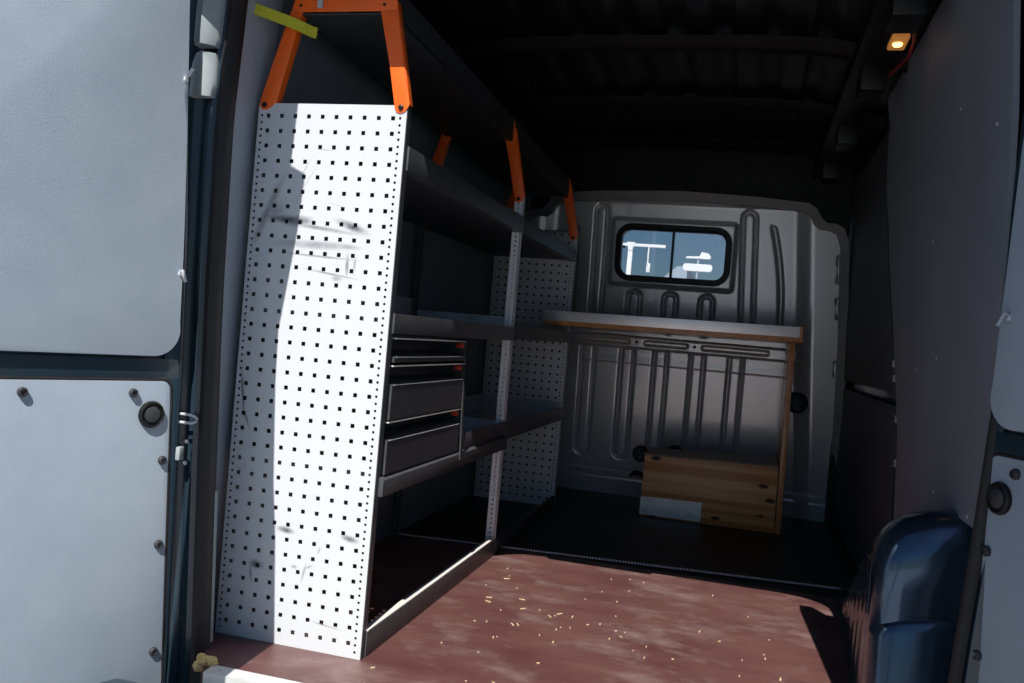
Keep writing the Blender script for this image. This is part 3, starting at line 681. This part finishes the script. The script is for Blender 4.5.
# ================================================================== bulkhead shelf, pine box
wb = thing('bulkhead_shelf', 'wooden shelf with pale front strip and slim upright, below the bulkhead window', 'shelf', (0.50,2.38,0.0))
wo_ = (-0.50,-2.38,0)
def zl(x): return 0.953 + 0.011*(x+0.1)                       # the board hangs slightly out of level
Y0 = 2.03
def slab(x0,x1,y0,y1,a,b): return [(x0,y0,zl(x0)+a),(x1,y0,zl(x1)+a),(x1,y1,zl(x1)+a),(x0,y1,zl(x0)+a),(x0,y0,zl(x0)+b),(x1,y0,zl(x1)+b),(x1,y1,zl(x1)+b),(x0,y1,zl(x0)+b)]
MB().prism([(-0.085,Y0),(1.074,Y0),(1.074,2.735),(0.008,2.735),(0.008,2.205),(-0.085,2.205)], lambda p,q,t: (p,q,zl(p)+t), -0.066, -0.046).build('board', 'wood_edge', wb, bevel=0.001, off=wo_)
MB().hexa([(x, y+(-0.004 if k > 3 else 0.0), z) for k, (x,y,z) in enumerate(slab(-0.085,1.060,Y0-0.003,Y0+0.003,-0.046,0.0))]).build('front_strip', 'white_board', wb, bevel=0.001, off=wo_)
MB().hexa(slab(1.0595,1.074,Y0+0.001,2.735,-0.046,0.004)).build('end_cleat', 'wood_edge', wb, bevel=0.001, off=wo_)
MB().hexa([(1.042,2.30,0.0045),(1.068,2.30,0.0045),(1.068,2.72,0.0045),(1.042,2.72,0.0045),(1.034,2.30,0.898),(1.059,2.30,0.898),(1.059,2.72,0.898),(1.034,2.72,0.898)]).build('upright', 'wood_edge', wb, bevel=0.001, off=wo_)

bx = thing('pine_box', 'low knotty pine box with a metal plate on its lower left corner', 'box', (0.727,2.45,0))
bo = (-0.727,-2.45,0)
MB().hexa([(0.410,2.300,0.0045),(1.038,2.300,0.0045),(1.038,2.318,0.0045),(0.410,2.318,0.0045),(0.412,2.300,0.300),(1.034,2.300,0.314),(1.034,2.318,0.314),(0.412,2.318,0.300)]).build('front_panel', 'pine', bx, bevel=0.001, off=bo)
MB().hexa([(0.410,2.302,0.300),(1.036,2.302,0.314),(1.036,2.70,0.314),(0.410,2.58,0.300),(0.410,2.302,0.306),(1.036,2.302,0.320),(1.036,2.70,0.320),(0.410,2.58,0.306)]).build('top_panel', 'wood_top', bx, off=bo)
MB().box(0.412,0.428,2.318,2.57,0.0045,0.299).build('end_panel', 'pine', bx, off=bo)
pt = MB().hexa([(0.410,2.2975,0.012),(0.700,2.2975,0.012),(0.700,2.2995,0.012),(0.410,2.2995,0.012),(0.410,2.2975,0.098),(0.700,2.2975,0.104),(0.700,2.2995,0.104),(0.410,2.2995,0.098)]).build('metal_plate', 'zinc', bx, off=bo)
for x, z in ((0.488,0.022),(0.525,0.022),(0.562,0.022),(0.525,0.038),(0.535,0.094),(0.44,0.085)):
    MB().lathe((x,2.2975,z),(0,-1,0),[(0.004,0),(0.004,0.002),(0.001,0.003),(0,0.003)],10).build('rivet', 'alu', pt, off=bo)

# black rubber mat with a chequered metal edge
mt_ = thing('rubber_mat', 'black rubber mat in front of the bulkhead with a silver chequered front edge', 'mat', (0.45,1.9,0))
mo = (-0.45,-1.9,0)
ma = MB(); ma.prism([(-0.43,1.232),(0.0,1.278),(0.64,1.352),(1.275,1.425),(1.30,1.50),(1.30,2.80),(-0.43,2.80)], lambda p,q,t: (p,q,t), 0.0002, 0.0040)
ma.build('mat_sheet', 'mat_rubber', mt_, off=mo)
es = MB(); p0, p1 = Vector((-0.42,1.236,0.0045)), Vector((1.272,1.4265,0.0045)); nseg = 150; dv = (p1-p0)/nseg; wv = Vector((-dv.y,dv.x,0)).normalized()*0.006
for i in range(nseg):
    a = p0+dv*i; b_ = p0+dv*(i+0.62)
    es.hexa([a-wv,b_-wv,b_+wv,a+wv,a-wv+Vector((0,0,.005)),b_-wv+Vector((0,0,.005)),b_+wv+Vector((0,0,.005)),a+wv+Vector((0,0,.005))])
es.build('chequered_edge', 'white_render', mt_, off=mo)

# interior lamp with its cable under the roof edge
lp = thing('interior_lamp', 'small glowing orange interior lamp under the roof edge at the top right', 'lamp', (1.19,0.72,1.770))
lo_ = (-1.17,-0.72,-1.745)
MB().box(1.135,1.205,0.64,0.80,1.738,1.775).build('lamp_housing', 'black_plastic', lp, bevel=0.008, off=lo_)
ln_ = MB(); ln_.box(1.142,1.190,0.655,0.760,1.722,1.740); ln_.build('lens', 'lens', lp, bevel=0.008, seg=3, off=lo_)
MB().lathe((1.163,0.70,1.712),(0,0,1),[(0,0),(0.012,0.004),(0.014,0.010),(0.010,0.014),(0,0.014)],14).build('bulb', 'bulb', lp, off=lo_)
cb = MB(); cb.tube([(1.18,0.10,1.755),(1.185,0.3,1.750),(1.195,0.5,1.745),(1.222,0.66,1.740),(1.228,0.80,1.740),(1.205,1.0,1.752),(1.20,1.25,1.76)], 0.005, 8)
tag(cb.build('red_cable', 'red_cable'), 'thin red cable running past the lamp under the roof edge at the top right', 'cable')

# wood splinters scattered over the floor
ch = MB()
spots = [(0.30,0.62),(0.25,0.5),(0.33,0.58),(0.38,0.52),(0.44,0.60),(0.5,0.62),(0.52,0.5),(0.6,0.42),(0.68,0.4),(0.27,0.36),(0.36,0.34),(0.12,0.62),(0.14,0.9),(0.22,0.74),(0.46,0.86),(0.83,0.66),(0.93,0.5),(0.9,0.3)]
for i in range(70):
    if i < 2*len(spots): x, y = spots[i % len(spots)]; x += random.uniform(-.05,.05); y += random.uniform(-.06,.06)
    else: x, y = random.uniform(0.03,1.05), random.uniform(-0.15,1.2)
    a = random.uniform(0,PI); l = random.choice((0.002,0.002,0.003,0.004,0.005,0.010)); wd = 0.0014+0.001*random.random()
    c, s = math.cos(a), math.sin(a)
    P_ = [(x+c*u*l-s*v*wd, y+s*u*l+c*v*wd) for u, v in ((-1,-1),(1,-0.4),(1,0.4),(-1,1))]
    ch.hexa([(p[0],p[1],0.0003) for p in P_]+[(p[0],p[1],0.0022) for p in P_])
chips = ch.build('wood_splinters', 'wood_chip', smooth=0); chips['kind'] = 'stuff'; chips['label'] = 'pale wood splinters scattered over the red floor'; chips['category'] = 'wood splinters'

# ================================================================== outside
structure(MB().box(-60,60,-60,120,-0.78,-0.68).build('ground', 'asphalt'))
# unseen boards added behind the camera, cut to shade end panel and right side
Yp = -2.8; tt = -Yp/SUN.y
def blocker(name, pts):                                     # outline given as its shadow's outline on the plane y = 0
    structure(MB().prism([(x - SUN.x*tt, z - SUN.z*tt) for x, z in pts], lambda p,q,t: (p,t,q), Yp-0.02, Yp).build(name, 'blocker_grey', smooth=0))
blocker('sun_blocker_left', [(-0.297,1.36),(-0.303,1.203),(-0.261,1.183),(-0.268,1.06),(-0.285,0.913),(-0.299,0.798),(-0.297,0.728),(-0.294,0.647),(-0.276,0.403),(-0.258,0.262),(-0.236,0.0),(-0.236,-4.0),
    (-0.450,-4.0),(-0.450,0.60),(-0.460,0.90),(-0.478,1.07),(-0.458,1.18),(-0.437,1.28),(-0.428,1.36),(-0.415,1.45),(-0.36,1.72),(-0.29,1.72)])
g = lambda z: z + SUN.z*tt                                # a height on the pier, as a height in the shadow outline
rp = MB(); tr = lambda pts: [(x - SUN.x*tt, z - SUN.z*tt) for x, z in pts]; ex = lambda p,q,t: (p,t,q)
rp.prism(tr([(1.158,-0.75),(1.158,1.32),(1.163,1.385),(1.205,1.385),(1.215,1.36),(1.240,1.30),(1.262,1.30),(1.262,1.45),(1.64,1.45),(1.64,-0.75)]), ex, Yp-0.02, Yp)
rp.prism(tr([(1.158,-4.1),(1.158,g(1.75)),(1.64,g(1.75)),(1.64,-4.1)]), ex, Yp-0.02, Yp)
rp.prism(tr([(1.60,g(1.75)),(1.60,-0.75),(1.64,-0.75),(1.64,g(1.75))]), ex, Yp-0.02, Yp)
structure(rp.build('sun_blocker_right', 'blocker_grey', smooth=0))
# seen through the windscreen, then shapes standing in for a reflection
Yd = 16.0
def far(x, z, y=Yd): return x, z
cp = thing('canopy_frame', 'white post and beam of a canopy seen through the left pane of the bulkhead window', 'canopy', (-1.1,Yd,-0.68))
co2 = (1.1,-Yd,0.68)
MB().box(-1.685,-1.59,Yd,Yd+0.1,-0.68,2.82).build('post', 'white_render', cp, bevel=0.01, off=co2)
MB().hexa([(-1.67,Yd-.01,2.74),(-1.60,Yd-.01,2.74),(-1.60,Yd+.1,2.74),(-1.67,Yd+.1,2.74),(-1.72,Yd-.01,2.91),(-1.55,Yd-.01,2.91),(-1.55,Yd+.1,2.91),(-1.72,Yd+.1,2.91)]).build('post_head', 'white_render', cp, off=co2)
MB().box(-2.6,-0.93,Yd,Yd+0.1,2.83,2.885).build('beam', 'white_render', cp, off=co2)
MB().box(-1.275,-1.25,Yd,Yd+0.1,2.45,2.83).build('hanger', 'white_render', cp, off=co2)
MB().box(-1.285,-1.205,Yd,Yd+0.1,2.31,2.50).build('hanging_lamp', 'white_render', cp, bevel=0.02, off=co2)
bd = MB(); bd.prism([(-1.9,-0.68),(-1.9,2.30),(-1.22,2.30),(-0.82,2.66),(-0.60,2.66),(-0.60,-0.68)], lambda p,q,t: (p,t,q), Yd+2, Yd+6)
hs = bd.build('distant_shed', 'blue_render'); tag(hs, 'pale shed wall low in the left pane of the bulkhead window', 'building')
hz = thing('reflection_shape', 'white rounded shapes standing in for a reflection in the right window pane', 'reflection', (-0.25,Yd,-0.68)); ho = (0.25,-Yd,0.68)  # white shapes added in place of a reflection on the glass
MB().prism(rrect(-0.55,0.03,2.40,2.545,0.06,5), lambda p,q,t: (p,t,q), Yd, Yd+0.12).build('board', 'white_render', hz, off=ho)  # rounded bar of the modelled reflection
MB().prism([(-0.50,2.655),(-0.03,2.655),(-0.01,2.70),(-0.06,2.765),(-0.20,2.79),(-0.24,2.70),(-0.50,2.685)], lambda p,q,t: (p,t,q), Yd, Yd+0.12).build('cap', 'white_render', hz, off=ho)  # upper outline of the modelled reflection
MB().box(-0.28,-0.24,Yd+0.02,Yd+0.08,-0.68,2.40).build('shape_support', 'blue_render', hz, off=ho)
MB().box(-0.28,-0.24,Yd+0.02,Yd+0.08,2.54,2.66).build('shape_support', 'blue_render', hz, off=ho)
